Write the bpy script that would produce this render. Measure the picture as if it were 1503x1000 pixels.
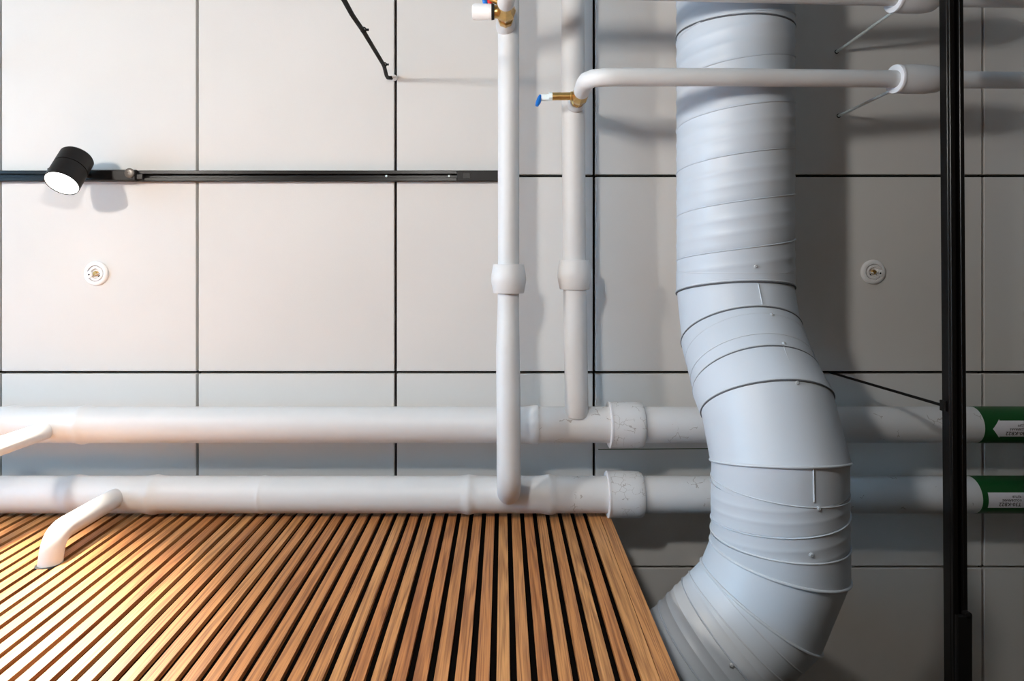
import bpy, math, random
from mathutils import Vector, Matrix
random.seed(7)
for o in list(bpy.data.objects):
    bpy.data.objects.remove(o)
scene = bpy.context.scene
COL = scene.collection
V = Vector
PI = math.pi

# ------------------------------------------------------------------ camera, world, light
CZ = 1.23                      # camera height above the floor; the lens looks straight up
F = 1002.0                     # focal length in pixels of the 1503 px wide frame
VX, VY = 738.0, 386.0          # where the vertical direction meets the picture
CEIL = 2.073                   # ceiling above the lens
cam_d = bpy.data.cameras.new('camera')
cam = bpy.data.objects.new('camera', cam_d); COL.objects.link(cam)
cam.location = (0, 0, CZ); cam.rotation_euler = (PI, 0, 0)
cam_d.sensor_width = 36.0; cam_d.lens = 36.0 * F / 1503.0
cam_d.shift_x = (751.5 - VX) / 1503.0
cam_d.shift_y = (VY - 500.0) / 1503.0
cam_d.clip_start = 0.02
scene.camera = cam

world = bpy.data.worlds.new('world'); scene.world = world
world.use_nodes = True
bg = world.node_tree.nodes['Background']
bg.inputs[0].default_value = (0.62, 0.80, 1.0, 1); bg.inputs[1].default_value = 0.4

def area(name, loc, direction, sx, sy, power, color):
    l = bpy.data.lights.new(name, 'AREA'); l.shape = 'RECTANGLE'; l.size = sx; l.size_y = sy
    l.energy = power; l.color = color
    o = bpy.data.objects.new(name, l); COL.objects.link(o)
    o.location = loc; o.rotation_euler = V(direction).to_track_quat('-Z', 'Y').to_euler()
    return o
# daylight through the window in the left wall
area('window_daylight', (-3.30, -0.25, 1.75), (1, 0, 0), 1.5, 1.9, 84, (0.36, 0.68, 1.0))
area('window_daylight_rear', (1.2, -4.3, 1.75), (0, 1, 0), 1.5, 1.9, 14, (0.45, 0.72, 1.0))

PENDANT_A = 335.0              # glow of the two globe lamps
PENDANT_B = 565.0
SPOT_W = 370.0
vs = scene.view_settings
vs.view_transform = 'Standard'; vs.look = 'None'; vs.gamma = 1.0; vs.use_curve_mapping = False
vs.exposure = 0.10

# ------------------------------------------------------------------ helpers
def P(px, py, z):
    """point z metres above the lens on the sight line of a picture position"""
    return V(((px - VX) * z / F, (py - VY) * z / F, CZ + z))

def link(o, parent=None):
    COL.objects.link(o)
    if parent is not None:
        o.parent = parent
        o.matrix_parent_inverse = Matrix.Translation(-parent.location)
    return o

def mesh(name, verts, faces, mat, parent=None, smooth=True, angle=40):
    me = bpy.data.meshes.new(name)
    me.from_pydata([tuple(v) for v in verts], [], faces)
    me.validate(); me.update()
    if smooth:
        me.polygons.foreach_set('use_smooth', [True] * len(me.polygons))
        try: me.set_sharp_from_angle(angle=math.radians(angle))
        except Exception: pass
    me.materials.append(mat)
    return link(bpy.data.objects.new(name, me), parent)

def thing(name, loc, label, cat, group=None):
    o = bpy.data.objects.new(name, None); o.empty_display_size = 0.05
    o.location = loc; COL.objects.link(o)
    return tag(o, label, cat, group)

def tag(o, label, cat, group=None):
    o['label'] = label; o['category'] = cat
    if group: o['group'] = group
    return o

def struct(o):
    o['kind'] = 'structure'; return o

class G:
    """collects geometry for one mesh"""
    def __init__(s): s.v = []; s.f = []
    def add(s, v, f):
        n = len(s.v); s.v += [V(q) for q in v]; s.f += [tuple(i + n for i in q) for q in f]; return s
    def box(s, lo, hi, bev=0.0):
        x0, y0, z0 = lo; x1, y1, z1 = hi
        if bev <= 0:
            v = [(x0,y0,z0),(x1,y0,z0),(x1,y1,z0),(x0,y1,z0),(x0,y0,z1),(x1,y0,z1),(x1,y1,z1),(x0,y1,z1)]
            return s.add(v, [(3,2,1,0),(4,5,6,7),(0,1,5,4),(1,2,6,5),(2,3,7,6),(3,0,4,7)])
        b = bev
        v = []
        for (z, i) in ((z0, b), (z0 + b, 0), (z1 - b, 0), (z1, b)):
            v += [(x0+i,y0+i,z),(x1-i,y0+i,z),(x1-i,y1-i,z),(x0+i,y1-i,z)]
        f = [(3,2,1,0),(12,13,14,15)]
        for k in range(3):
            for j in range(4):
                a = k*4 + j; c = k*4 + (j+1) % 4
                f.append((a, c, c+4, a+4))
        return s.add(v, f)
    def tube(s, pts, rad, seg=24, caps=True, closed=False):
        pts = [V(p) for p in pts]; n = len(pts)
        if not hasattr(rad, '__len__'): rad = [rad] * n
        tang = []
        for i in range(n):
            if closed: t = pts[(i+1) % n] - pts[i-1]
            elif i == 0: t = pts[1] - pts[0]
            elif i == n-1: t = pts[-1] - pts[-2]
            else: t = (pts[i+1] - pts[i]).normalized() + (pts[i] - pts[i-1]).normalized()
            tang.append(t.normalized())
        ref = V((0,0,1)) if abs(tang[0].z) < 0.9 else V((1,0,0))
        u = tang[0].cross(ref).normalized()
        v = []; f = []
        for i in range(n):
            u = (u - tang[i] * u.dot(tang[i])).normalized()
            w = tang[i].cross(u)
            for j in range(seg):
                a = 2*PI*j/seg
                v.append(pts[i] + (u*math.cos(a) + w*math.sin(a)) * rad[i])
        m = n if closed else n-1
        for i in range(m):
            for j in range(seg):
                a = i*seg + j; b = i*seg + (j+1) % seg; k = ((i+1) % n)*seg
                f.append((a, b, k + (j+1) % seg, k + j))
        if caps and not closed:
            f.append(tuple(range(seg-1, -1, -1))); f.append(tuple(range((n-1)*seg, n*seg)))
        return s.add(v, f)
    def lathe(s, A, d, prof, seg=40):
        """revolve (distance along d, radius) about the axis through A"""
        A = V(A); d = V(d).normalized()
        return s.tube2([(A + d*t, r) for t, r in prof], d, seg)
    def tube2(s, cr, d, seg):
        ref = V((0,0,1)) if abs(d.z) < 0.9 else V((1,0,0))
        u = d.cross(ref).normalized(); w = d.cross(u)
        v = []; f = []
        for c, r in cr:
            for j in range(seg):
                a = 2*PI*j/seg; v.append(c + (u*math.cos(a) + w*math.sin(a)) * r)
        for i in range(len(cr)-1):
            for j in range(seg):
                a = i*seg+j; b = i*seg+(j+1) % seg
                f.append((a, b, b+seg, a+seg))
        if cr[0][1] > 1e-5: f.append(tuple(range(seg-1, -1, -1)))
        if cr[-1][1] > 1e-5: f.append(tuple(range((len(cr)-1)*seg, len(cr)*seg)))
        return s.add(v, f)
    def done(s, name, mat, parent=None, smooth=True, angle=40):
        return mesh(name, s.v, s.f, mat, parent, smooth, angle)

def fillet(pts, r, n=8):
    """polyline with its corners rounded"""
    pts = [V(p) for p in pts]; out = [pts[0]]
    for i in range(1, len(pts)-1):
        a = (pts[i-1]-pts[i]); b = (pts[i+1]-pts[i])
        ang = a.angle(b); t = min(r / math.tan(ang/2), a.length*0.49, b.length*0.49)
        p0 = pts[i] + a.normalized()*t; p1 = pts[i] + b.normalized()*t
        for k in range(n+1):
            q = k/n
            out.append(p0*(1-q)**2 + pts[i]*2*q*(1-q) + p1*q*q)
    out.append(pts[-1]); return out

def resample(pts, n):
    pts = [V(p) for p in pts]
    L = [0]
    for a, b in zip(pts, pts[1:]): L.append(L[-1] + (b-a).length)
    out = []
    for k in range(n):
        t = L[-1]*k/(n-1); i = 0
        while i < len(pts)-2 and L[i+1] < t: i += 1
        q = (t-L[i]) / max(L[i+1]-L[i], 1e-9); out.append(pts[i].lerp(pts[i+1], q))
    return out

# ------------------------------------------------------------------ materials
def new_mat(name):
    m = bpy.data.materials.new(name); m.use_nodes = True
    nt = m.node_tree; return m, nt, nt.nodes['Principled BSDF']

def paint(name, col, rough=0.5, var=0.05, scale=8.0, bump=0.0, bscale=300.0, metal=0.0, coord='Object', spec=0.5):
    m, nt, b = new_mat(name)
    b.inputs['Roughness'].default_value = rough; b.inputs['Metallic'].default_value = metal
    b.inputs['Specular IOR Level'].default_value = spec
    tc = nt.nodes.new('ShaderNodeTexCoord')
    n = nt.nodes.new('ShaderNodeTexNoise'); n.inputs['Scale'].default_value = scale; n.inputs['Detail'].default_value = 5
    nt.links.new(tc.outputs[coord], n.inputs['Vector'])
    r = nt.nodes.new('ShaderNodeValToRGB')
    r.color_ramp.elements[0].position = 0.3; r.color_ramp.elements[1].position = 0.7
    r.color_ramp.elements[0].color = tuple(c*(1-var) for c in col) + (1,)
    r.color_ramp.elements[1].color = tuple(min(1, c*(1+var)) for c in col) + (1,)
    nt.links.new(n.outputs['Fac'], r.inputs['Fac']); nt.links.new(r.outputs['Color'], b.inputs['Base Color'])
    if bump > 0:
        n2 = nt.nodes.new('ShaderNodeTexNoise'); n2.inputs['Scale'].default_value = bscale; n2.inputs['Detail'].default_value = 3
        nt.links.new(tc.outputs[coord], n2.inputs['Vector'])
        bp = nt.nodes.new('ShaderNodeBump'); bp.inputs['Strength'].default_value = bump; bp.inputs['Distance'].default_value = 0.002
        nt.links.new(n2.outputs['Fac'], bp.inputs['Height']); nt.links.new(bp.outputs['Normal'], b.inputs['Normal'])
    return m

def cracked(name, col, cell=45.0, amount=0.56):
    """white paint over insulation with hairline cracks"""
    m, nt, b = new_mat(name); b.inputs['Roughness'].default_value = 0.55
    tc = nt.nodes.new('ShaderNodeTexCoord')
    nz = nt.nodes.new('ShaderNodeTexNoise'); nz.inputs['Scale'].default_value = 38; nz.inputs['Detail'].default_value = 4
    nt.links.new(tc.outputs['Object'], nz.inputs['Vector'])
    mx = nt.nodes.new('ShaderNodeMixRGB'); mx.blend_type = 'ADD'; mx.inputs['Fac'].default_value = 0.022
    nt.links.new(tc.outputs['Object'], mx.inputs['Color1']); nt.links.new(nz.outputs['Color'], mx.inputs['Color2'])
    vo = nt.nodes.new('ShaderNodeTexVoronoi'); vo.feature = 'DISTANCE_TO_EDGE'; vo.inputs['Scale'].default_value = cell
    nt.links.new(mx.outputs['Color'], vo.inputs['Vector'])
    lt = nt.nodes.new('ShaderNodeMath'); lt.operation = 'LESS_THAN'; lt.inputs[1].default_value = 0.020
    nt.links.new(vo.outputs['Distance'], lt.inputs[0])
    n2 = nt.nodes.new('ShaderNodeTexNoise'); n2.inputs['Scale'].default_value = 22; n2.inputs['Detail'].default_value = 2
    nt.links.new(tc.outputs['Object'], n2.inputs['Vector'])
    gt = nt.nodes.new('ShaderNodeMath'); gt.operation = 'GREATER_THAN'; gt.inputs[1].default_value = amount
    nt.links.new(n2.outputs['Fac'], gt.inputs[0])
    mu = nt.nodes.new('ShaderNodeMath'); mu.operation = 'MULTIPLY'
    nt.links.new(lt.outputs[0], mu.inputs[0]); nt.links.new(gt.outputs[0], mu.inputs[1])
    cm = nt.nodes.new('ShaderNodeMixRGB'); cm.inputs['Color1'].default_value = col + (1,); cm.inputs['Color2'].default_value = (0.42, 0.41, 0.40, 1)
    nt.links.new(mu.outputs[0], cm.inputs['Fac']); nt.links.new(cm.outputs['Color'], b.inputs['Base Color'])
    inv = nt.nodes.new('ShaderNodeMath'); inv.operation = 'SUBTRACT'; inv.inputs[0].default_value = 1.0
    nt.links.new(mu.outputs[0], inv.inputs[1])
    bp = nt.nodes.new('ShaderNodeBump'); bp.inputs['Strength'].default_value = 0.4; bp.inputs['Distance'].default_value = 0.001
    nt.links.new(inv.outputs[0], bp.inputs['Height']); nt.links.new(bp.outputs['Normal'], b.inputs['Normal'])
    return m

def wood(name, c1, c2, c3):
    m, nt, b = new_mat(name)
    tc = nt.nodes.new('ShaderNodeTexCoord'); oi = nt.nodes.new('ShaderNodeObjectInfo')
    mul = nt.nodes.new('ShaderNodeVectorMath'); mul.operation = 'MULTIPLY_ADD'
    cmb = nt.nodes.new('ShaderNodeCombineXYZ')
    sc = nt.nodes.new('ShaderNodeMath'); sc.operation = 'MULTIPLY'; sc.inputs[1].default_value = 37.0
    nt.links.new(oi.outputs['Random'], sc.inputs[0])
    for i in range(3): nt.links.new(sc.outputs[0], cmb.inputs[i])
    mul.inputs[1].default_value = (1, 1, 0.022)
    nt.links.new(tc.outputs['Object'], mul.inputs[0]); nt.links.new(cmb.outputs[0], mul.inputs[2])
    # broad figure: stretched rings along the slat
    n1 = nt.nodes.new('ShaderNodeTexNoise'); n1.inputs['Scale'].default_value = 34; n1.inputs['Detail'].default_value = 2; n1.inputs['Distortion'].default_value = 0.6
    nt.links.new(mul.outputs[0], n1.inputs['Vector'])
    w = nt.nodes.new('ShaderNodeMath'); w.operation = 'MULTIPLY'; w.inputs[1].default_value = 55
    nt.links.new(n1.outputs['Fac'], w.inputs[0])
    sn = nt.nodes.new('ShaderNodeMath'); sn.operation = 'SINE'; nt.links.new(w.outputs[0], sn.inputs[0])
    ab = nt.nodes.new('ShaderNodeMath'); ab.operation = 'MULTIPLY_ADD'; ab.inputs[1].default_value = 0.5; ab.inputs[2].default_value = 0.5
    nt.links.new(sn.outputs[0], ab.inputs[0])
    # fine pores
    n2 = nt.nodes.new('ShaderNodeTexNoise'); n2.inputs['Scale'].default_value = 420; n2.inputs['Detail'].default_value = 3
    nt.links.new(mul.outputs[0], n2.inputs['Vector'])
    mixf = nt.nodes.new('ShaderNodeMath'); mixf.operation = 'MULTIPLY_ADD'; mixf.inputs[1].default_value = 0.28
    nt.links.new(ab.outputs[0], mixf.inputs[0])
    pf = nt.nodes.new('ShaderNodeMath'); pf.operation = 'MULTIPLY'; pf.inputs[1].default_value = 0.85
    nt.links.new(n2.outputs['Fac'], pf.inputs[0]); nt.links.new(pf.outputs[0], mixf.inputs[2])
    r = nt.nodes.new('ShaderNodeValToRGB')
    r.color_ramp.elements[0].position = 0.22; r.color_ramp.elements[1].position = 0.74
    r.color_ramp.elements[0].color = c1 + (1,); r.color_ramp.elements[1].color = c2 + (1,)
    nt.links.new(mixf.outputs[0], r.inputs['Fac'])
    # each slat its own tone
    wn = nt.nodes.new('ShaderNodeTexWhiteNoise'); wn.noise_dimensions = '1D'; nt.links.new(oi.outputs['Random'], wn.inputs['W'])
    mr = nt.nodes.new('ShaderNodeMapRange'); mr.inputs[3].default_value = 0.0; mr.inputs[4].default_value = 0.75
    nt.links.new(wn.outputs['Value'], mr.inputs[0])
    mx = nt.nodes.new('ShaderNodeMixRGB'); mx.blend_type = 'MULTIPLY'; mx.inputs['Color2'].default_value = c3 + (1,)
    nt.links.new(mr.outputs[0], mx.inputs['Fac']); nt.links.new(r.outputs['Color'], mx.inputs['Color1'])
    nt.links.new(mx.outputs['Color'], b.inputs['Base Color'])
    b.inputs['Roughness'].default_value = 0.5
    bp = nt.nodes.new('ShaderNodeBump'); bp.inputs['Strength'].default_value = 0.15; bp.inputs['Distance'].default_value = 0.001
    nt.links.new(mixf.outputs[0], bp.inputs['Height']); nt.links.new(bp.outputs['Normal'], b.inputs['Normal'])
    return m

def emit(name, col, strength):
    m, nt, b = new_mat(name)
    b.inputs['Base Color'].default_value = (0.8, 0.8, 0.8, 1)
    b.inputs['Emission Color'].default_value = col + (1,); b.inputs['Emission Strength'].default_value = strength
    return m

M_panel = paint('ceiling_panel', (0.69, 0.677, 0.652), 0.75, 0.02, 3.0, 0.12, 420, spec=0.3)
M_void = paint('ceiling_void', (0.03, 0.026, 0.022), 0.9)
M_pipe = paint('white_pipe', (0.665, 0.68, 0.69), 0.45, 0.02, 14, 0.08, 60)
M_crack = cracked('cracked_white', (0.665, 0.68, 0.69), 42, 0.53)
M_crackpipe = cracked('cracked_pipe', (0.665, 0.68, 0.69), 26, 0.63)
M_rim = paint('foam_rim', (0.76, 0.77, 0.80), 0.6, 0.02)
M_duct = paint('duct_paint', (0.555, 0.615, 0.68), 0.42, 0.025, 6, 0.05, 40)
M_shadering = paint('joint_shade', (0.10, 0.11, 0.125), 0.7, 0.1, 60)  # dark tone that paints in the shadow gap at the duct joints
M_screw = paint('screw_zinc', (0.62, 0.66, 0.70), 0.35, 0.05, 90, metal=0.35)
M_ductseam = paint('duct_seam', (0.56, 0.61, 0.66), 0.4, 0.03, 30)
M_black = paint('black_metal', (0.006, 0.006, 0.006), 0.40, 0.1, 40, 0.05, 600, spec=0.3)
M_blackmatte = paint('black_powder_coat', (0.009, 0.0085, 0.0085), 0.5, 0.1, 60, 0.1, 900, spec=0.3)
M_gloss = paint('black_track', (0.004, 0.0037, 0.0035), 0.34, 0.1, 40, spec=0.3)
M_steel = paint('zinc_steel', (0.80, 0.90, 0.92), 0.35, 0.06, 90, metal=0.0)
M_darksteel = paint('dark_steel', (0.16, 0.15, 0.14), 0.35, 0.1, 90, metal=0.4)
M_brass = paint('brass', (0.62, 0.40, 0.14), 0.32, 0.12, 60, metal=0.9)
M_white = paint('white_plastic', (0.86, 0.86, 0.86), 0.35, 0.01)
M_blue = paint('blue_plastic', (0.01, 0.17, 0.62), 0.35, 0.05)
M_red = paint('red_plastic', (0.62, 0.02, 0.015), 0.35, 0.05)
M_cord = paint('black_cord', (0.005, 0.005, 0.005), 0.65, 0.1, 80, spec=0.2)
M_green = paint('green_tape', (0.003, 0.085, 0.016), 0.4, 0.05)
M_label = paint('white_label', (0.82, 0.82, 0.88), 0.5, 0.01)
M_ink = paint('black_ink', (0.01, 0.01, 0.012), 0.6, 0.01)
M_dark = paint('dark_recess', (0.008, 0.008, 0.008), 0.8)
M_oak = wood('oiled_oak', (0.19, 0.066, 0.019), (0.61, 0.300, 0.107), (0.74, 0.53, 0.42))
M_felt = paint('black_felt', (0.003, 0.0027, 0.0025), 0.95, spec=0.05)
M_floor = paint('grey_floor', (0.17, 0.125, 0.085), 0.6, 0.1, 2.0)
M_wall = paint('grey_wall', (0.17, 0.15, 0.125), 0.8, 0.04, 2.0, 0.1, 200)
M_wire = paint('green_wire', (0.05, 0.10, 0.035), 0.5)
M_globe = emit('lamp_globe_glow', (1.0, 0.96, 0.91), PENDANT_A)
M_globe2 = emit('lamp_globe_glow_warm', (1.0, 0.92, 0.84), PENDANT_B)
M_lens = emit('spot_lens_glow', (1.0, 0.96, 0.92), 14.0)
m, nt, b = new_mat('window_glass')
b.inputs['Transmission Weight'].default_value = 1.0; b.inputs['Roughness'].default_value = 0.0; b.inputs['IOR'].default_value = 1.02
M_glass = m

# ------------------------------------------------------------------ room shell
RX0, RX1, RY0, RY1, RZ = -3.2, 2.9, -4.2, 2.6, CZ + CEIL
def slab(name, lo, hi, mat):
    return struct(G().box(lo, hi).done(name, mat, None, False))
slab('floor', (RX0, RY0, -0.1), (RX1, RY1, 0.0), M_floor)
g = G()
g.box((RX0, RY0 - 0.1, 0), (.4, RY0, RZ + .06)); g.box((2.0, RY0 - 0.1, 0), (RX1, RY0, RZ + .06))
g.box((.4, RY0 - 0.1, 0), (2.0, RY0, .8)); g.box((.4, RY0 - 0.1, 2.7), (2.0, RY0, RZ + .06))
struct(g.done('wall_back', M_wall, None, False))
g = G()
for lo, hi in (((.4, .8), (2.0, .85)), ((.4, 2.65), (2.0, 2.7)), ((.4, .85), (.45, 2.65)), ((1.95, .85), (2.0, 2.65)), ((1.175, .85), (1.225, 2.65))):
    g.box((lo[0], RY0 - .08, lo[1]), (hi[0], RY0 - .02, hi[1]))
win2 = struct(g.done('window_2', M_white, None, False))
for a, c in ((.45, 1.175), (1.225, 1.95)):
    G().box((a, RY0 - .053, .85), (c, RY0 - .047, 2.65)).done('pane', M_glass, win2, False)
slab('wall_end', (RX0, RY1, 0), (RX1, RY1 + 0.1, RZ + 0.06), M_wall)
slab('wall_right', (RX1, RY0, 0), (RX1 + 0.1, RY1, RZ + 0.06), M_wall)
# left wall with a window opening
wy0, wy1, wz0, wz1 = -1.2, 0.55, 0.8, 2.7
g = G()
g.box((RX0 - 0.1, RY0, 0), (RX0, wy0, RZ + 0.06)); g.box((RX0 - 0.1, wy1, 0), (RX0, RY1, RZ + 0.06))
g.box((RX0 - 0.1, wy0, 0), (RX0, wy1, wz0)); g.box((RX0 - 0.1, wy0, wz1), (RX0, wy1, RZ + 0.06))
struct(g.done('wall_left', M_wall, None, False))
g = G()
for lo, hi in (((wy0, wz0), (wy1, wz0 + .05)), ((wy0, wz1 - .05), (wy1, wz1)), ((wy0, wz0 + .05), (wy0 + .05, wz1 - .05)), ((wy1 - .05, wz0 + .05), (wy1, wz1 - .05)), ((-.35, wz0 + .05), (-.30, wz1 - .05))):
    g.box((RX0 - 0.08, lo[0], lo[1]), (RX0 - 0.02, hi[0], hi[1]))
win = struct(g.done('window_1', M_white, None, False))
for k, (a, c) in enumerate(((wy0 + .05, -.35), (-.30, wy1 - .05))):
    G().box((RX0 - 0.053, a, wz0 + .05), (RX0 - 0.047, c, wz1 - .05)).done('pane', M_glass, win, False)

# ceiling: dark void with separate square panels hung under it
ceiling = slab('ceiling', (RX0, RY0, RZ + 0.035), (RX1, RY1, RZ + 0.06), M_void)
xl = [-1449, -1159, -869, -579, -289, 0.5, 289.5, 580.5, 872, 1157.5, 1443, 1732, 2021]
yl = [-1481, -1191, -901, -611, -321, -31, 258, 547, 833, 1122, 1411]
GAP = 0.0042
cache = {}
for i in range(len(xl) - 1):
    for j in range(len(yl) - 1):
        x0 = max((xl[i] - VX) * CEIL / F + GAP, RX0 + .002); x1 = min((xl[i+1] - VX) * CEIL / F - GAP, RX1 - .002)
        y0 = max((yl[j] - VY) * CEIL / F + GAP, RY0 + .002); y1 = min((yl[j+1] - VY) * CEIL / F - GAP, RY1 - .002)
        if x1 - x0 < .02 or y1 - y0 < .02: continue
        key = (round(x1 - x0, 4), round(y1 - y0, 4))
        if key not in cache:
            me = G().box((-key[0]/2, -key[1]/2, 0), (key[0]/2, key[1]/2, 0.024), 0.0012)
            o = me.done('panel', M_panel, None, False); cache[key] = o.data
            bpy.data.objects.remove(o)
        o = bpy.data.objects.new('panel', cache[key]); COL.objects.link(o)
        o.parent = ceiling; o.location = ((x0 + x1)/2, (y0 + y1)/2, RZ)

# ------------------------------------------------------------------ slatted oak wall
WY = 0.72
WR = 0.3045                    # free right end of the wall
wtop = RZ - 0.012
front = struct(G().box((RX0, WY + 0.010, 0), (WR - 0.03, WY + 0.075, wtop)).done('wall_front', M_felt, None, False))
SW, PITCH, SLX = 0.0236, 0.03607, WR - 0.063
me = None
xr = SLX - 0.0124
while xr - SW > RX0 + 0.005:
    if me is None:
        o = G().box((-SW/2, 0, 0), (SW/2, 0.0098, wtop), 0.0009).done('slat', M_oak, None, False)
        me = o.data; bpy.data.objects.remove(o)
    o = bpy.data.objects.new('slat', me); COL.objects.link(o); o.parent = front
    o.location = (xr - SW/2, WY + random.uniform(-.0006, 0), 0)
    xr -= PITCH
# last slat and the edge board beside it, with a seam that is not quite plumb
def prism(name, xa0, xb0, xa1, xb1, y0, y1, mat, parent):
    z0, z1 = 1.0, wtop
    xs = [(0, xa0, xb0), (z0 + CZ*0, xa0, xb0), (z1, xa1, xb1)]
    v = []
    for z, a, bb in xs: v += [(a, y0, z), (bb, y0, z), (bb, y1, z), (a, y1, z)]
    f = [(3,2,1,0), (8,9,10,11)]
    for k in range(2):
        for j in range(4): f.append((k*4+j, k*4+(j+1) % 4, k*4+4+(j+1) % 4, k*4+4+j))
    return mesh(name, v, f, mat, parent, False)
prism('slat', SLX, SLX + 0.0217, SLX, SLX + 0.0347, WY, WY + .0098, M_oak, front)
o = prism('edge_board', SLX + 0.0232, WR, SLX + 0.0362, WR, WY, WY + .076, M_oak, front)
o['label'] = 'wide oak edge board with wavy grain'

# ------------------------------------------------------------------ horizontal main pipes
ZP, RP = 1.95, 0.0508
def main_pipe(name, py, bumps, collar, crack_from, band_px, arrow, lines, label):
    y = (py - VY) * ZP / F; z = CZ + ZP
    X = lambda px: (px - VX) * ZP / F
    XN = lambda px: (px - VX) * (ZP - RP) / F      # on the underside, nearest the lens
    root = thing(name, (X(700), y, z), label, 'pipe')
    def prof(a, c):
        pts = [a]
        for (p, w, h) in bumps:
            for k in range(-6, 7):
                q = X(p + w*k/6*1.2)
                if a < q < c: pts.append(q)
        pts.append(c); pts = sorted(set(pts))
        out = []
        for q in pts:
            r = RP
            for (p, w, h) in bumps:
                d = (q - X(p)) / ((X(p + w) - X(p)))
                r = max(r, RP + h*math.exp(-d*d*2.5))
            out.append((q - a, r))
        return out
    a, c = RX0 + 0.01, X(crack_from)
    G().lathe((a, y, z), (1, 0, 0), prof(a, c)).done('pipe_body', M_pipe, root, True, 60)
    a, c2 = c, RX1 - 0.01
    G().lathe((a, y, z), (1, 0, 0), [(0, RP), (c2 - a, RP)]).done('pipe_body', M_crackpipe, root, True, 60)
    x0, x1 = X(collar[0]), X(collar[1])
    L = x1 - x0; R = RP * 1.26
    col = G().lathe((x0, y, z), (1, 0, 0), [(0.006, RP*1.0), (0.004, R*.98), (L*.25, R*.995), (L*.5, R*1.0), (L*.8, R*1.0), (L*.95, R*.975), (L, R*.93), (L, RP)], 48).done('insulation_collar', M_crack, root, True, 50)
    G().lathe((x0, y, z), (1, 0, 0), [(0, RP), (-0.001, R*.97), (0.0015, R*1.015), (0.0065, R*1.0), (0.0065, RP)], 48).done('rim', M_rim, col, True, 50)
    # thin joint line further along the run
    # pipe marker: green tape with a white arrow and lettering
    bx = XN(band_px)
    band = G().lathe((bx, y, z), (1, 0, 0), [(0, RP), (0, RP + .0006), (0.32, RP + .0006), (0.32, RP)], 64).done('marker_band', M_green, root, True, 50)
    band['label'] = 'green pipe marker tape'
    def wrap(x, h, r):         # h measured along the girth towards the slatted wall
        al = h / RP
        return V((x, y + r*math.sin(al), z - r*math.cos(al)))
    xa, xb, half, left = arrow
    g = G(); n = 10; r = RP + .0011
    s = (xb - xa)
    tip = 0.022
    def strip(xs0, xs1, h0, h1):
        v = []; f = []
        for k in range(n+1):
            q = k/n
            v += [wrap(xs0(q), h0 + (h1-h0)*q, r), wrap(xs1(q), h0 + (h1-h0)*q, r)]
        for k in range(n): f.append((2*k, 2*k+1, 2*k+3, 2*k+2))
        g.add(v, f)
    if left:
        strip(lambda q: XN(xa) + tip, lambda q: XN(xb), -half, half)
        strip(lambda q: XN(xa) + tip*abs(2*q-1), lambda q: XN(xa) + tip, -half*1.18, half*1.18)
    else:
        strip(lambda q: XN(xa), lambda q: XN(xb) - tip, -half, half)
        strip(lambda q: XN(xb) - tip, lambda q: XN(xb) - tip*abs(2*q-1), -half*1.18, half*1.18)
    g.done('arrow', M_label, band, True, 60)
    for (txt, px, h, size) in lines:
        cu = bpy.data.curves.new('text', 'FONT'); cu.body = txt; cu.size = size; cu.align_x = 'LEFT'
        cu.offset = size*0.012; cu.resolution_u = 2
        to = bpy.data.objects.new('text', cu); COL.objects.link(to)
        dg = bpy.context.evaluated_depsgraph_get(); dg.update()
        tm = to.evaluated_get(dg).to_mesh()
        vv = [wrap(XN(px) - q.co.x, h + q.co.y, RP + .0016) for q in tm.vertices]
        ff = [tuple(p.vertices) for p in tm.polygons]
        to.evaluated_get(dg).to_mesh_clear(); bpy.data.objects.remove(to)
        mesh('lettering', vv, ff, M_ink, band, False)
    return root, X, y, z
up, XU, YU, ZU = main_pipe('heating_pipe', 623.5, [(18, 14, .0035), (124, 12, .0045), (785, 16, .004), (872, 10, .002)], (893, 943), 790,
    1446, (1457, 1560, .0225, True),
    [('T30-KB22', 1510, .0075, .0155), ('KÖLDBÄRARE', 1510, -.002, .0085), ('TILLOPP', 1510, -.0125, .0085)],
    'white main pipe farther from the slatted oak wall, marker arrow pointing left')
# a tee sleeve thickens the stretch where branches leave
lo, XL_, YL, ZL = main_pipe('heating_pipe', 726, [(112, 14, .004), (228, 14, .0045), (386, 5, .0015), (688, 12, .004), (806, 14, .0045)], (890, 942), 815,
    1443, (1451, 1522, .0215, False),
    [('T30-KB22', 1499, .0055, .0150), ('KÖLDBÄRARE', 1499, -.004, .0085), ('RETUR', 1499, -.0135, .0085)],
    'white main pipe running along the top of the slatted oak wall')

# short branches off the main pipes, turning into the slatted wall
def branch(name, px, y, z0, zb, r, parent_name, label):
    x = px
    pts = fillet([(x, y, z0), (x, y - 0.004, zb + .01), (x, WY + 0.05, zb - .015)], 0.055, 10)
    root = thing(name, (x, y, z0), label, 'pipe')
    G().tube(resample(pts, 40), r, 28).done('pipe_body', M_pipe, root, True, 60)
    G().lathe((x, WY - .0015, zb - .0118), (0, 1, 0), [(.0008, r*.9), (.0008, r*1.05), (.004, r*1.05), (.004, r*.9)], 32).done('rim', M_dark, root, True, 50)
    return root
branch('branch_pipe', (165 - VX)*1.896/F, YL - .004, CZ + 1.909, CZ + 1.640, .0265, '', 'short white elbow pipe dropping from the main pipe into the oak slats')
branch('branch_pipe', (63 - VX)*1.896/F, YU + .006, CZ + 1.909, CZ + 1.600, .0240, '', 'short white pipe leaving the upper main pipe at the left picture edge')

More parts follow.
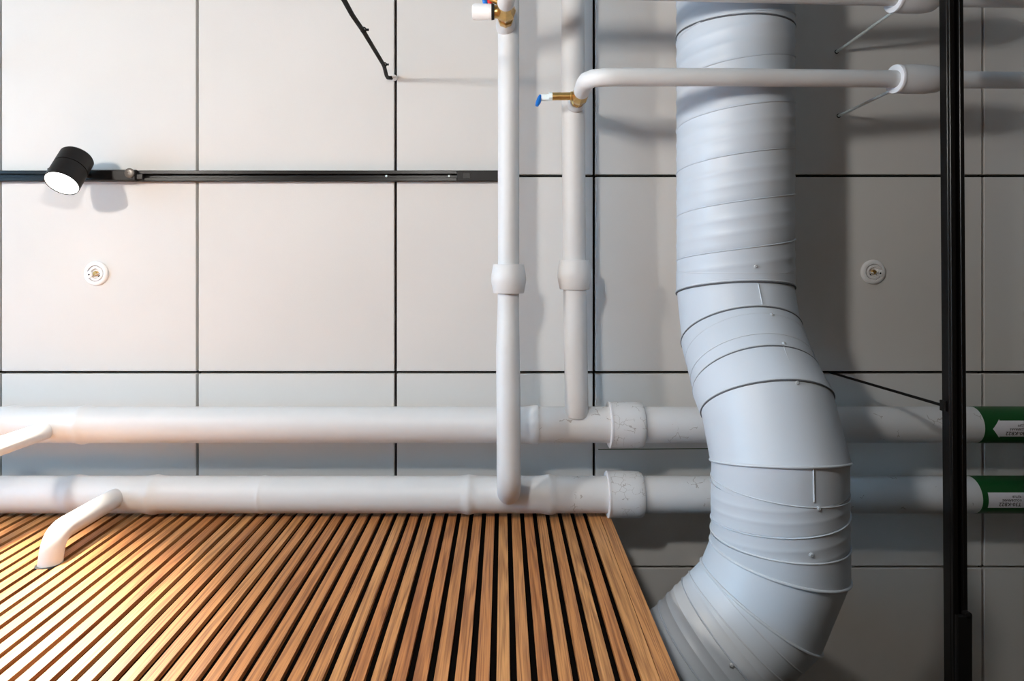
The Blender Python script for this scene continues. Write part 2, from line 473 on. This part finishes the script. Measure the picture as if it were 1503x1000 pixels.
# ------------------------------------------------------------------ the two risers crossing the ceiling
def sleeve(root, A, d, L, r, R):
    d = V(d).normalized()
    return G().lathe(V(A), d, [(0, r*.95), (0, R*.85), (L*.025, R*.875), (L*.40, R*.985), (L*.5, R), (L*.60, R*.985), (L*.975, R*.875), (L, R*.85), (L, r*.95)], 40).done('insulation_collar', M_pipe, root, True, 35)
r1 = thing('riser_pipe', P(746, 400, 1.87), 'white vertical pipe beside the track end, passing over the upper main pipe', 'pipe')
pts = [P(746, -330, 1.87), P(746.5, 50, 1.87), P(746.5, 385, 1.87), P(746, 460, 1.868), P(745.5, 520, 1.845), P(746.5, 600, 1.825), P(747, 680, 1.822)]
end = P(747.5, 724, 1.84) + V((0, .0, .0))
path = fillet(pts[:-1] + [P(747, 715, 1.822), V((P(747, 715, 1.822).x, YL - .016, ZL - .034))], 0.05, 10)
path = resample(path, 90)
rad = [0.0292 + 0.0028*max(0, min(1, (p.y - 0.12)/0.12)) for p in path]
G().tube(path, rad, 36).done('pipe_body', M_pipe, r1, True, 60)
sleeve(r1, P(746.5, 388, 1.87), (0, 1, 0), 0.079, .0292, .0485)
r2 = thing('riser_pipe', P(843, 400, 1.94), 'white vertical pipe ending on the upper main pipe, left of the panel joint', 'pipe')
path = resample(fillet([P(840.5, -330, 1.94), P(841, 100, 1.94), P(843, 380, 1.94), P(846.5, 600, 1.925), V((P(846.5, 600, 1.925).x, YU - .033, ZU - .019))], 0.03, 8), 60)
G().tube(path, .0328, 36).done('pipe_body', M_pipe, r2, True, 60)
sleeve(r2, P(843.2, 382, 1.94), (0, 1, 0), 0.083, .0328, .0485)

# ------------------------------------------------------------------ branch pipes running right, under the air duct
def cross_pipe(label, pxs, root_top, rr, clamp, rods):
    pts = [P(*q) for q in pxs]
    root = thing('hanging_pipe', pts[0], label, 'pipe')
    path = resample(fillet([root_top] + pts, 0.055, 12), 70)
    G().tube(path, rr, 28).done('pipe_body', M_pipe, root, True, 60)
    a, c = P(*clamp[0]), P(*clamp[1])
    d = (c - a); L = d.length; R = rr*1.72
    colr = G().lathe(a, d, [(0.004, rr), (0.004, R*.95), (L*.3, R*1.0), (L*.7, R*.98), (L*.93, R*.88), (L, R*.78), (L, rr)], 36).done('insulation_collar', M_pipe, root, True, 50)
    G().lathe(a, d, [(0, rr), (-.001, R*.96), (.0025, R*1.0), (.007, R*.98), (.007, rr)], 36).done('rim', M_rim, colr, True, 50)
    for q in rods:
        b0 = P(*q[0]); b1 = P(*q[1])
        n = 40
        pp = resample([b0, b1], n)
        rod = G().tube(pp, [.0043 if k % 2 else .0038 for k in range(n)], 10).done('threaded_rod', M_steel, root, True, 60)
        G().lathe((b0.x, b0.y, RZ - .001), (0, 0, 1), [(0, .0065), (.003, .0065)], 16).done('drill_hole', M_dark, rod, False)
    return root
tee2 = P(843.5, 157, 1.94)
top2 = V((tee2.x, tee2.y, CZ + 1.7605))
cross_pipe('white thin pipe with a bend, passing in front of the air duct',
    [(862, 113, 1.61), (1080, 113.5, 1.635), (1312, 116, 1.71), (1503, 118, 1.765), (1800, 121, 1.85)], top2, .0212,
    ((1313, 116, 1.712), (1379, 117, 1.73)), [((1231, 170, CEIL), (1312, 131.5, 1.745))])
tee1 = P(742, 42, 1.87)
top1 = V((tee1.x, tee1.y, CZ + 1.686))
cross_pipe('white thin pipe cut by the top picture edge, in front of the air duct',
    [(745, -18, 1.60), (1080, -10, 1.635), (1312, -4, 1.71), (1503, -1, 1.765), (1800, 4, 1.85)], top1, .0212,
    ((1311, -3, 1.712), (1370, -1, 1.73)), [((1228, 76, CEIL), (1314, 15, 1.745))])

# ball valve with a blue lever, between riser and thin pipe
v2 = thing('ball_valve', tee2, 'brass ball valve with blue lever tip under the bent thin pipe', 'valve')
x, y = tee2.x, tee2.y
G().lathe((x, y, CZ + 1.919), (0, 0, -1), [(0, .024), (.019, .0235), (.039, .022), (.044, .019), (.044, .0)], 28).done('pipe_stub', M_pipe, v2, True, 45)
g = G()
g.lathe((x, y, CZ + 1.875), (0, 0, -1), [(0, .015), (0, .0175), (.012, .0175), (.014, .0155), (.030, .0165), (.050, .0225), (.060, .0235), (.072, .022), (.085, .0165), (.095, .0165), (.097, .019), (.115, .019), (.115, .0)], 8)
g.done('valve_body', M_brass, v2, True, 30)
zz = CZ + 1.815
G().lathe((x - .012, y, zz), (-1, 0, .05), [(0, .0125), (.012, .0125), (.013, .0105), (.060, .0105), (.062, .0085), (.066, .0085), (.066, 0)], 20).done('spindle', M_brass, v2, True, 40)
g = G().lathe((x - .072, y, zz + .003), (-1, 0, .05), [(0, .0), (0, .0115), (.010, .0115), (.010, .006), (.020, .006), (.020, 0)], 6)
nut = g.done('handle_nut', M_steel, v2, False)
g = G().box((x - .103, y - .006, zz - .001), (x - .078, y + .010, zz + .012), .002)
lev = g.done('lever', M_steel, v2, False)
t = V((x - .106, y + .006, zz + .004))
G().tube([t + V((.003, -.010, .0)), t + V((0, -.002, 0)), t + V((-.004, .010, -.004)), t + V((-.008, .020, -.008))], [.004, .0062, .0068, .0045], 12).done('lever_grip', M_blue, lev, True, 60)

# balancing valve at the top of the left riser
v1 = thing('balancing_valve', tee1, 'brass balancing valve with white hand wheel and red and blue caps', 'valve')
x, y = tee1.x, tee1.y
G().lathe((x, y, CZ + 1.858), (0, 0, -1), [(0, .026), (.033, .0255), (.045, .024), (.053, .019), (.053, 0)], 28).done('pipe_stub', M_pipe, v1, True, 45)
G().lathe((x, y, CZ + 1.805), (0, 0, -1), [(0, .016), (0, .021), (.016, .021), (.018, .017), (.035, .019), (.052, .025), (.070, .026), (.085, .019), (.110, .017), (.112, .021), (.120, .021), (.120, 0)], 8).done('valve_body', M_brass, v1, True, 30)
zz = CZ + 1.745
G().lathe((x - .012, y, zz), (-1, 0, .0), [(0, .017), (.018, .016), (.020, .013), (.034, .013), (.036, .018), (.044, .018), (.044, 0)], 20).done('neck', M_brass, v1, True, 40)
wheel = G().lathe((x - .036, y, zz), (-1, 0, 0), [(0, .0), (0, .0195), (.008, .0205), (.010, .0195), (.040, .0205), (.048, .0185), (.050, .013), (.050, 0)], 32).done('hand_wheel', M_white, v1, True, 40)
G().lathe((x - .029, y, zz), (-1, 0, 0), [(0, .0), (0, .0192), (.006, .0205), (.0075, .0205), (.0075, 0)], 32).done('wheel_seal', M_dark, wheel, True, 40)
for dx, mm in ((-.036, M_red), (-.048, M_blue)):
    c = V((x + dx, y - .026, zz - .006))
    G().lathe(c + V((0, .020, .012)), (-.25, -1, -.45), [(0, .004), (.012, .004), (.013, .0068), (.026, .0068), (.029, .004), (.029, 0)], 16).done('test_cap', mm, v1, True, 40)
G().tube([(x - .005, y - .008, zz + .0), (x - .018, y - .022, zz - .006), (x - .040, y - .030, zz - .010)], [.010, .008, .0065], 12).done('test_port', M_brass, v1, True, 40)

# ------------------------------------------------------------------ air duct
RD = 0.151
duct = thing('air_duct', P(1080, 300, 1.843), 'large white spiral-seamed round air duct bending down and round the oak wall', 'duct')
DX = 0.625
def basis(d):
    d = V(d).normalized(); u = d.cross(V((0, 0, 1))).normalized(); return d, u, u.cross(d) * -1
def spiral(A, d, L, R, pitch, mat, parent, phase=0.0, N=72, hand=1, rib=.0019):
    """straight duct wound from one strip: lock seam and two soft ribs per turn"""
    d = V(d).normalized(); u = d.cross(V((0, 0, 1))).normalized(); w = V((0, 0, 1))
    ss = [0, .010, .020, .032, .10, .20, .26, .31, .35, .39, .44, .52, .58, .62, .66, .70, .76, .86, .97]
    def rr(s):
        r = R
        if s < .005: r -= .0016
        elif s < .015: r += .0026
        elif s < .025: r += .0022
        r += rib*math.exp(-((s-.35)/.05)**2) + rib*math.exp(-((s-.66)/.05)**2)
        return r
    k0 = -2; k1 = int(L/pitch) + 3
    rows = [(k, s) for k in range(k0, k1) for s in ss]
    v = []; f = []
    for (k, s) in rows:
        for j in range(N+1):
            t = (k + s + phase + hand*j/N)*pitch
            t = max(0, min(L, t))
            a = 2*PI*j/N + PI/2       # starts at the top, hidden against the ceiling
            v.append(V(A) + d*t + (u*math.cos(a) + w*math.sin(a))*rr(s))
    for i in range(len(rows)-1):
        for j in range(N):
            a = i*(N+1) + j
            q = (a, a+1, a+N+2, a+N+1)
            ts = [(v[x]-V(A)).dot(d) for x in q]
            if max(ts) - min(ts) > 1e-6: f.append(q)
    return mesh('spiral_section', v, f, mat, parent, True, 25)
def ring_pts(C, axis, n, R, N=72):
    """where a cylinder (through C along axis) meets the plane through C with normal n"""
    axis = V(axis).normalized(); n = V(n).normalized()
    e1 = axis.cross(V((1, 0, 0)) if abs(axis.x) < .5 else V((0, 0, 1))).normalized(); e2 = axis.cross(e1)
    out = []
    for j in range(N):
        a = 2*PI*j/N; p = (e1*math.cos(a) + e2*math.sin(a))*R
        out.append(V(C) + p - axis*(p.dot(n)/axis.dot(n)))
    return out
def gore(name, C0, n0, C1, n1, R, mat, parent, steps=1, R1=None):
    ax = V(C1) - V(C0); N = 72
    a = ring_pts(C0, ax, n0, R, N); c = ring_pts(C1, ax, n1, R1 or R, N)
    v = a + c
    f = [(j, (j+1) % N, N + (j+1) % N, N + j) for j in range(N)]
    return mesh(name, v, f, mat, parent, True, 50)
def bead(C, axis, n, R, rad, parent, name='seam_bead'):
    pts = ring_pts(C, axis, n, R)
    return G().tube(pts, rad, 8, closed=True).done(name, M_ductseam, parent, True, 80)
def shade_ring(C, axis, n, R, parent):
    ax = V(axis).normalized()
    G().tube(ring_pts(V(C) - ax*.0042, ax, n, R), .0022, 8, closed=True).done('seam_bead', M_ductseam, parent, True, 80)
    return G().tube(ring_pts(C, ax, n, R), .0023, 8, closed=True).done('shade_ring', M_shadering, parent, True, 80)  # dark ring standing in for the line of shade along the joint
def dirYZ(deg): a = math.radians(deg); return V((0, math.cos(a), -math.sin(a)))
def dirXY(deg): a = math.radians(deg); return V((-math.sin(a), math.cos(a), 0))
Z0 = CZ + 1.843
# upper straight run
A0 = V((DX, -1.9, Z0)); CR = V((DX, -0.618, Z0)); CE = V((DX, 0.026, Z0)); C0 = V((DX, 0.077, Z0))
spiral(A0, (0, 1, 0), CR.y - A0.y, RD, .119, M_duct, duct, .2, hand=-1)
shade_ring(CR, (0, 1, 0), (0, 1, 0), RD + .0005, duct)
spiral(CR, (0, 1, 0), CE.y - CR.y, RD, .119, M_duct, duct, .35, hand=-1)
G().tube(ring_pts(CE, (0, 1, 0), (0, 1, 0), RD), .0016, 8, closed=True).done('seam_bead', M_ductseam, duct, True, 80)
gore('coupling', CE - V((0, .004, 0)), (0, 1, 0), C0, dirYZ(11.25), RD + .0012, M_duct, duct)
C1 = C0 + dirYZ(22.5)*.126
C2 = C1 + dirYZ(45)*.216 + V((.008, 0, 0))
C3 = C2 + dirYZ(22.5)*.126 + V((.010, 0, 0))
seg = gore('elbow_segment', C0, dirYZ(11.25), C1, dirYZ(33.75), RD - .001, M_duct, duct)
d45 = dirYZ(45)
Ca = C1 + d45*.050; Cb = C1 + d45*.112; Cc = C1 + d45*.150
gore('elbow_segment', C1, dirYZ(33.75), Ca, d45, RD + .0015, M_duct, duct)
gore('coupling', Ca, d45, Cb, d45, RD + .0005, M_duct, duct)
gore('coupling', Cb, d45, Cc, d45, RD - .0005, M_duct, duct)
gore('elbow_segment', Cc, d45, C2, dirYZ(33.75), RD + .001, M_duct, duct)
gore('elbow_segment', C2, dirYZ(33.75), C3, dirYZ(11.25), RD + .0005, M_duct, duct)
shade_ring(C0, (0, 1, 0), dirYZ(11.25), RD + .001, duct)
shade_ring(C1, dirYZ(22.5), dirYZ(33.75), RD + .001, duct)
bead(Ca, d45, d45, RD - .0002, .0016, duct); bead(Cb, d45, d45, RD - .0002, .0016, duct)
shade_ring(Cc, d45, d45, RD, duct)
shade_ring(C2, d45, dirYZ(33.75), RD + .001, duct)
bead(C3, dirYZ(22.5), dirYZ(11.25), RD + .001, .0034, duct)
# lower run, then the bend behind the end of the oak wall
XB = C3.x
Cd = V((XB, .517, C3.z)); Ce = V((XB, .637, C3.z)); M1 = V((XB, .690, C3.z))
gore('elbow_segment', C3, dirYZ(11.25), Cd, (0, 1, 0), RD - .001, M_duct, duct)
skew = V((.13, 1, 0)).normalized()
spiral(Cd, (0, 1, 0), Ce.y - Cd.y, RD - .0005, .085, M_duct, duct, .25, hand=-1, rib=.0009)
bead(Cd, (0, 1, 0), V((-.07, 1, 0)), RD, .0014, duct)
M2 = M1 + dirXY(22.5)*.116
gore('elbow_segment', Ce, (0, 1, 0), M1, dirXY(11.25), RD + .001, M_duct, duct)
bead(Ce, (0, 1, 0), V((-.03, 1, 0)), RD + .0005, .0022, duct)
gore('elbow_segment', M1, dirXY(11.25), M2, dirXY(33.75), RD, M_duct, duct)
bead(M1, (0, 1, 0), dirXY(11.25), RD + .001, .0036, duct)
d5 = dirXY(45)
M3 = M2 + d5*.030; M4 = M3 + d5*.040
gore('elbow_segment', M2, dirXY(33.75), M3, d5, RD + .001, M_duct, duct)
bead(M2, dirXY(22.5), dirXY(33.75), RD + .001, .0036, duct)
gore('coupling', M3, d5, M4, d5, RD - .0005, M_duct, duct)
bead(M3, d5, d5, RD, .0022, duct); bead(M4, d5, d5, RD, .0018, duct)
spiral(M4, d5, 1.25, RD - .0005, .080, M_duct, duct, .1)
def hit(px, py, C, d, R):
    """sight line of a picture position against a cylinder: point and outward normal"""
    o = V((0, 0, CZ)); r = (P(px, py, 1.0) - o).normalized(); d = V(d).normalized(); w = o - V(C)
    a = r - d*r.dot(d); bq = w - d*w.dot(d)
    A = a.dot(a); B = 2*a.dot(bq); Cq = bq.dot(bq) - R*R; D = B*B - 4*A*Cq
    t = (-B - math.sqrt(max(D, 0)))/(2*A); p = o + r*t; q = p - V(C)
    return p, (q - d*q.dot(d)).normalized()
for (px, py, C, d) in ((1109, 391, CE, (0,1,0)), (1133, 462, C1, d45), (1151, 504, C1, d45), (1170, 562, C2, dirYZ(22.5)), (1202, 747, Cd, (0,1,0)), (1191, 815, Cd, (0,1,0)), (1074, 977, M3, d5)):
    p, n = hit(px, py, C, d, RD)
    G().lathe(p, n, [(-.002, .0055), (.0008, .0055), (.001, .0042), (.0028, .0040), (.0036, .0028), (.0036, .0016), (.0018, .0014), (.0018, 0)], 12).done('screw', M_screw, duct, True, 40)
for (a, c, C, d) in (((1113, 417), (1119, 447), C0, dirYZ(22.5)), ((1150, 509), (1166, 552), Cc, d45), ((1194, 683), (1195, 737), C3, (0,1,0))):
    pts = []
    for k in range(7):
        q = k/6; p, n = hit(a[0] + (c[0]-a[0])*q, a[1] + (c[1]-a[1])*q, C, d, RD); pts.append(p + n*.0004)
    G().tube(pts, .0016, 8).done('lap_seam', M_ductseam, duct, True, 80)

# ------------------------------------------------------------------ lighting track on the ceiling
def track_profile(g, x0, x1, yc, zt, w, h, slot):
    """channel with an open slot, running along X"""
    a = w/2
    g.box((x0, yc - a, zt - h*.25), (x1, yc + a, zt))
    for sgn in (-1, 1):
        y0, y1 = sorted((yc + sgn*slot/2, yc + sgn*a))
        g.box((x0, y0, zt - h), (x1, y1, zt - h*.25), .0012)
    return g
ty = (258.3 - VY) * 2.055 / F
tx1 = (739 - VX) * 2.05 / F
track = thing('lighting_track', (tx1, ty, RZ), 'black lighting track fixed to the ceiling on the left', 'track')
track_profile(G(), RX0 + .01, tx1 - .14, ty, RZ - .0002, .032, .022, .011).done('channel', M_gloss, track, False)
yy = ty
g = G().box((tx1 - .14, ty - .016, RZ - .0225), (tx1, ty + .016, RZ - .0002), .0015)
feed = g.done('end_feed', M_blackmatte, track, False)
G().box((tx1 - .122, ty - .009, RZ - .0238), (tx1 - .10, ty + .009, RZ - .022), .0008).done('clip', M_black, feed, False)
for px in (659, 690):
    G().lathe(P(px, 258.5, 2.052), (0, 0, -1), [(-.002, .0032), (.0008, .0032), (.0015, .002), (.0015, 0)], 12).done('screw', M_steel, feed, True, 40)
G().lathe(P(567, 258.5, 2.062), (0, 0, -1), [(-.002, .0035), (.0008, .0035), (.0015, .002), (.0015, 0)], 12).done('screw', M_steel, track, True, 40)

def spotlight(label, ad0, ad1, pivot, axis, length, R, group, lit, along):
    """adapter bar under a track plus a tilted cylindrical head"""
    root = thing('track_spotlight', ad0, label, 'spotlight', group)
    a, c = V(ad0), V(ad1)
    lo = V((min(a.x, c.x), min(a.y, c.y), min(a.z, c.z))); hi = V((max(a.x, c.x), max(a.y, c.y), max(a.z, c.z)))
    adp = G().box(lo, hi, .003).done('adapter', M_black, root, False)
    axis = V(axis).normalized()
    C = V(pivot)
    B = C - axis*length*.55
    body = G().lathe(B, axis, [(0, 0), (0, R*.94), (.004, R), (length*.44, R), (length*.443, R*.93), (length*.468, R*.93), (length*.471, R), (length, R), (length, R*.955), (length*.975, R*.945), (length*.975, 0)], 48).done('lamp_head', M_blackmatte, root, True, 30)
    lens = G().lathe(B + axis*(length*.976), axis, [(0, 0), (0, R*.94), (.0008, R*.93), (.0022, R*.6), (.0028, 0)], 40).done('lens', M_lens if lit else M_dark, body, True, 50)
    # arm from the adapter to the head
    top = V((C.x, C.y, lo.z + .004)) if not along else V((C.x, C.y, lo.z + .004))
    G().tube([top, C.lerp(top, .5), C - axis*.01], .008, 14).done('arm', M_black, root, True, 60)
    return root, B + axis*length, axis
sp_c = P(101, 252, 1.945)
ax = V((-.02, .70, -.56))
sx = lambda px, z: (px - VX)*z/F
sroot, slens, sax = spotlight('black cylindrical spotlight, lit, on the ceiling track', (sx(92, 2.03), ty - .0165, RZ - .036), (sx(197, 2.03), ty + .0165, RZ - .0225),
    sp_c, ax, .108, .0455, 'track spotlights', True, False)
ad = [o for o in sroot.children if o.name.startswith('adapter')][0]
G().lathe(P(190, 254, 2.035), (0, 0, -1), [(-.004, .0145), (.0016, .0145), (.0026, .013), (.0026, .004), (.0014, .0035), (.0014, 0)], 20).done('lock_wheel', M_darksteel, ad, True, 40)
G().box((sx(195, 2.03), ty - .006, RZ - .030), (sx(206, 2.03), ty + .012, RZ - .0225), .002).done('contact_block', M_black, ad, False)
G().lathe(P(73, 250, 1.95), (-.6, -.8, 0), [(0, .004), (.006, .004), (.006, 0)], 10).done('tilt_knob', M_black, sroot, True, 40)
l = bpy.data.lights.new('spot_beam', 'SPOT'); l.energy = SPOT_W; l.color = (1.0, .89, .74); l.spot_size = math.radians(80); l.spot_blend = 1.0; l.shadow_soft_size = .035
lo_ = bpy.data.objects.new('spot_beam', l); COL.objects.link(lo_); lo_.location = slens + sax*.012
lo_.rotation_euler = sax.to_track_quat('-Z', 'Y').to_euler()

# ------------------------------------------------------------------ suspended track on the right
ZT = 1.552
root = thing('lighting_track', P(1400, 500, ZT), 'black suspended lighting track crossing the picture from top to bottom', 'track')
yawt = -0.0072
def tpt(x, y, z):              # local track frame: x across, y along, z up from the underside
    c, s = math.cos(yawt), math.sin(yawt)
    return V((1.0355 + x*c - y*s, y*c + x*s, CZ + ZT + z))
g = G()
def tbox(g, lo, hi, bev=0.0):
    n = len(g.v); g.box(lo, hi, bev)
    for i in range(n, len(g.v)): g.v[i] = tpt(*g.v[i])
    return g
tbox(g, (-.0165, -1.6, .010), (.0165, 1.45, .036), .001)
tbox(g, (-.0165, -1.6, 0), (-.0050, 1.45, .010), .0012)
tbox(g, (.0060, -1.6, 0), (.0165, 1.45, .010), .0012)
g.done('channel', M_gloss, root, False)
g = G(); tbox(g, (-.0225, .318, .016), (-.0165, .342, .036), .001)
br = g.done('suspension_bracket', M_black, root, False)
G().tube([P(1217, 546.5, CEIL), tpt(-.0195, .330, .036)], .0036, 10).done('suspension_wire', M_cord, root, True, 60)
a0 = tpt(-.0160, .797, -.012); a1 = tpt(.0185, .99, 0)
s2, _, _ = spotlight('black spotlight hanging from the suspended track at the bottom right corner', (a0.x, a0.y, a0.z), (a1.x, a1.y, a1.z),
    (1.075, 1.02, CZ + 1.43), (.15, .35, -.9), .108, .0455, 'track spotlights', False, True)
ad = [o for o in s2.children if o.name.startswith('adapter')][0]
G().lathe(tpt(.0105, .797, -.002), (0, 0, -1), [(-.004, .0080), (.009, .0080), (.010, .0065), (.010, 0)], 20).done('lock_wheel', M_black, ad, True, 40)

# ------------------------------------------------------------------ pendant lamps
def pendant(label, pts, zl, gm, gr=.058):
    c = V(pts[0])
    root = thing('pendant_lamp', (c.x, c.y, RZ), label, 'lamp', 'pendant lamps in a row')
    pts = [V(p) for p in pts]; e = pts[-1]; pts.append(V((e.x, e.y, zl + .13)))
    cord = G().tube(resample(fillet(pts, .02, 6), 60), .0056, 12).done('cord', M_cord, root, True, 60)
    hook = G().lathe((c.x + .006, c.y, RZ), (0, 0, -1), [(-.004, .004), (.004, .004), (.005, .009), (.010, .009), (.011, .005), (.020, .005), (.021, 0)], 14).done('ceiling_hook', M_white, root, True, 40)
    G().lathe((e.x, e.y, zl + .14), (0, 0, -1), [(0, .006), (.004, .02), (.045, .024), (.050, .030), (.058, .030), (.058, 0)], 24).done('lamp_holder', M_black, root, True, 40)
    prof = [(gr - gr*math.cos(PI*k/24), gr*math.sin(PI*k/24)) for k in range(25)]; gr2 = 2*gr
    prof[0] = (0, 0); prof[-1] = (gr2, 0)
    G().lathe((e.x, e.y, zl + .083), (0, 0, -1), prof, 32).done('glass_globe', gm, root, True, 180)
    return root, cord
pr, cord = pendant('black pendant cord hooked to the ceiling joint, lamp out of frame above',
    [P(576, 114.5, 2.066), P(568, 114, 2.045), P(563.5, 96, 1.93), P(533.5, 46, 1.655), P(517, 22, 1.53), P(505, 0, 1.445)], CZ + .60, M_globe)
for px, py, z in ((564, 95, 1.93), (533.5, 44, 1.645)):
    p = P(px, py, z)
    tie = G().tube([p + V((.0062*math.cos(a), .0062*math.sin(a), 0)) for a in [2*PI*k/16 for k in range(16)]], .0018, 6, closed=True)
    tie.box(p + V((.004, -.003, -.002)), p + V((.013, .002, .002)), .0005)
    tie.done('cable_tie', M_cord, cord, True, 50)
pendant('pendant lamp outside the left picture edge', [V((-1.57, -.60, RZ - .003)), V((-1.578, -.60, RZ - .04)), V((-1.58, -.60, RZ - .5))], CZ + .74, M_globe2, .055)

# ------------------------------------------------------------------ sprinkler heads in the ceiling
def sprinkler(px, py, label, mirror):
    c = P(px, py, CEIL); x, y, z = c
    root = thing('sprinkler_head', c, label, 'sprinkler', 'ceiling sprinklers')
    s = -1 if mirror else 1
    G().lathe((x, y, z), (0, 0, -1), [(-.001, .0248), (-.001, .0375), (.0030, .0372), (.0065, .0350), (.0080, .0290), (.0078, .0252), (.0005, .0248)], 48).done('escutcheon', M_white, root, True, 60)
    cup = G().lathe((x, y, z), (0, 0, -1), [(.0005, .0215), (.0070, .0213), (.0075, .0205), (.0075, .0150), (.0015, .0140), (.0015, 0)], 40).done('cup', M_white, root, True, 40)
    fr = G().lathe((x, y, z), (0, 0, -1), [(0, .0075), (.006, .0075), (.007, .006), (.012, .0055), (.012, 0)], 20).done('deflector', M_brass, root, True, 40)
    for k in (-1, 1):
        G().tube([(x + k*.012, y, z), (x + k*.012, y, z - .008), (x + k*.005, y + .003, z - .014)], .0018, 8).done('frame_arm', M_white, fr, True, 60)
    G().lathe((x - s*.0185, y + .0035, z), (0, 0, -1), [(.0005, .0105), (.0082, .0105), (.0090, .0095), (.0090, 0)], 20).done('retainer', M_white, root, True, 40)
    G().lathe((x - s*.0185, y + .0035, z - .0091), (0, 0, -1), [(-.001, .0026), (.0003, .0026), (.0003, 0)], 12).done('drill_hole', M_dark, cup, False)
    G().tube([(x + s*.007, y + .010, z - .002), (x + s*.011, y + .006, z - .002)], .0026, 8).done('drill_hole', M_dark, cup, True, 60)
sprinkler(142, 401.5, 'round white sprinkler with brass centre under the ceiling spotlight', False)
sprinkler(1281, 399.5, 'round sprinkler with brass centre between the air duct and the suspended track', True)

# ------------------------------------------------------------------ thin green wire along the ceiling between the main pipes
a, c = P(878, 660, CEIL - .002), P(1200, 658, CEIL - .002)
w = G().tube([a, a.lerp(c, .5) + V((0, -.0006, 0)), c], .0013, 8).done('thin_wire', M_wire, None, True, 60)
tag(w, 'thin dark green wire on the ceiling between the two main pipes', 'wire')
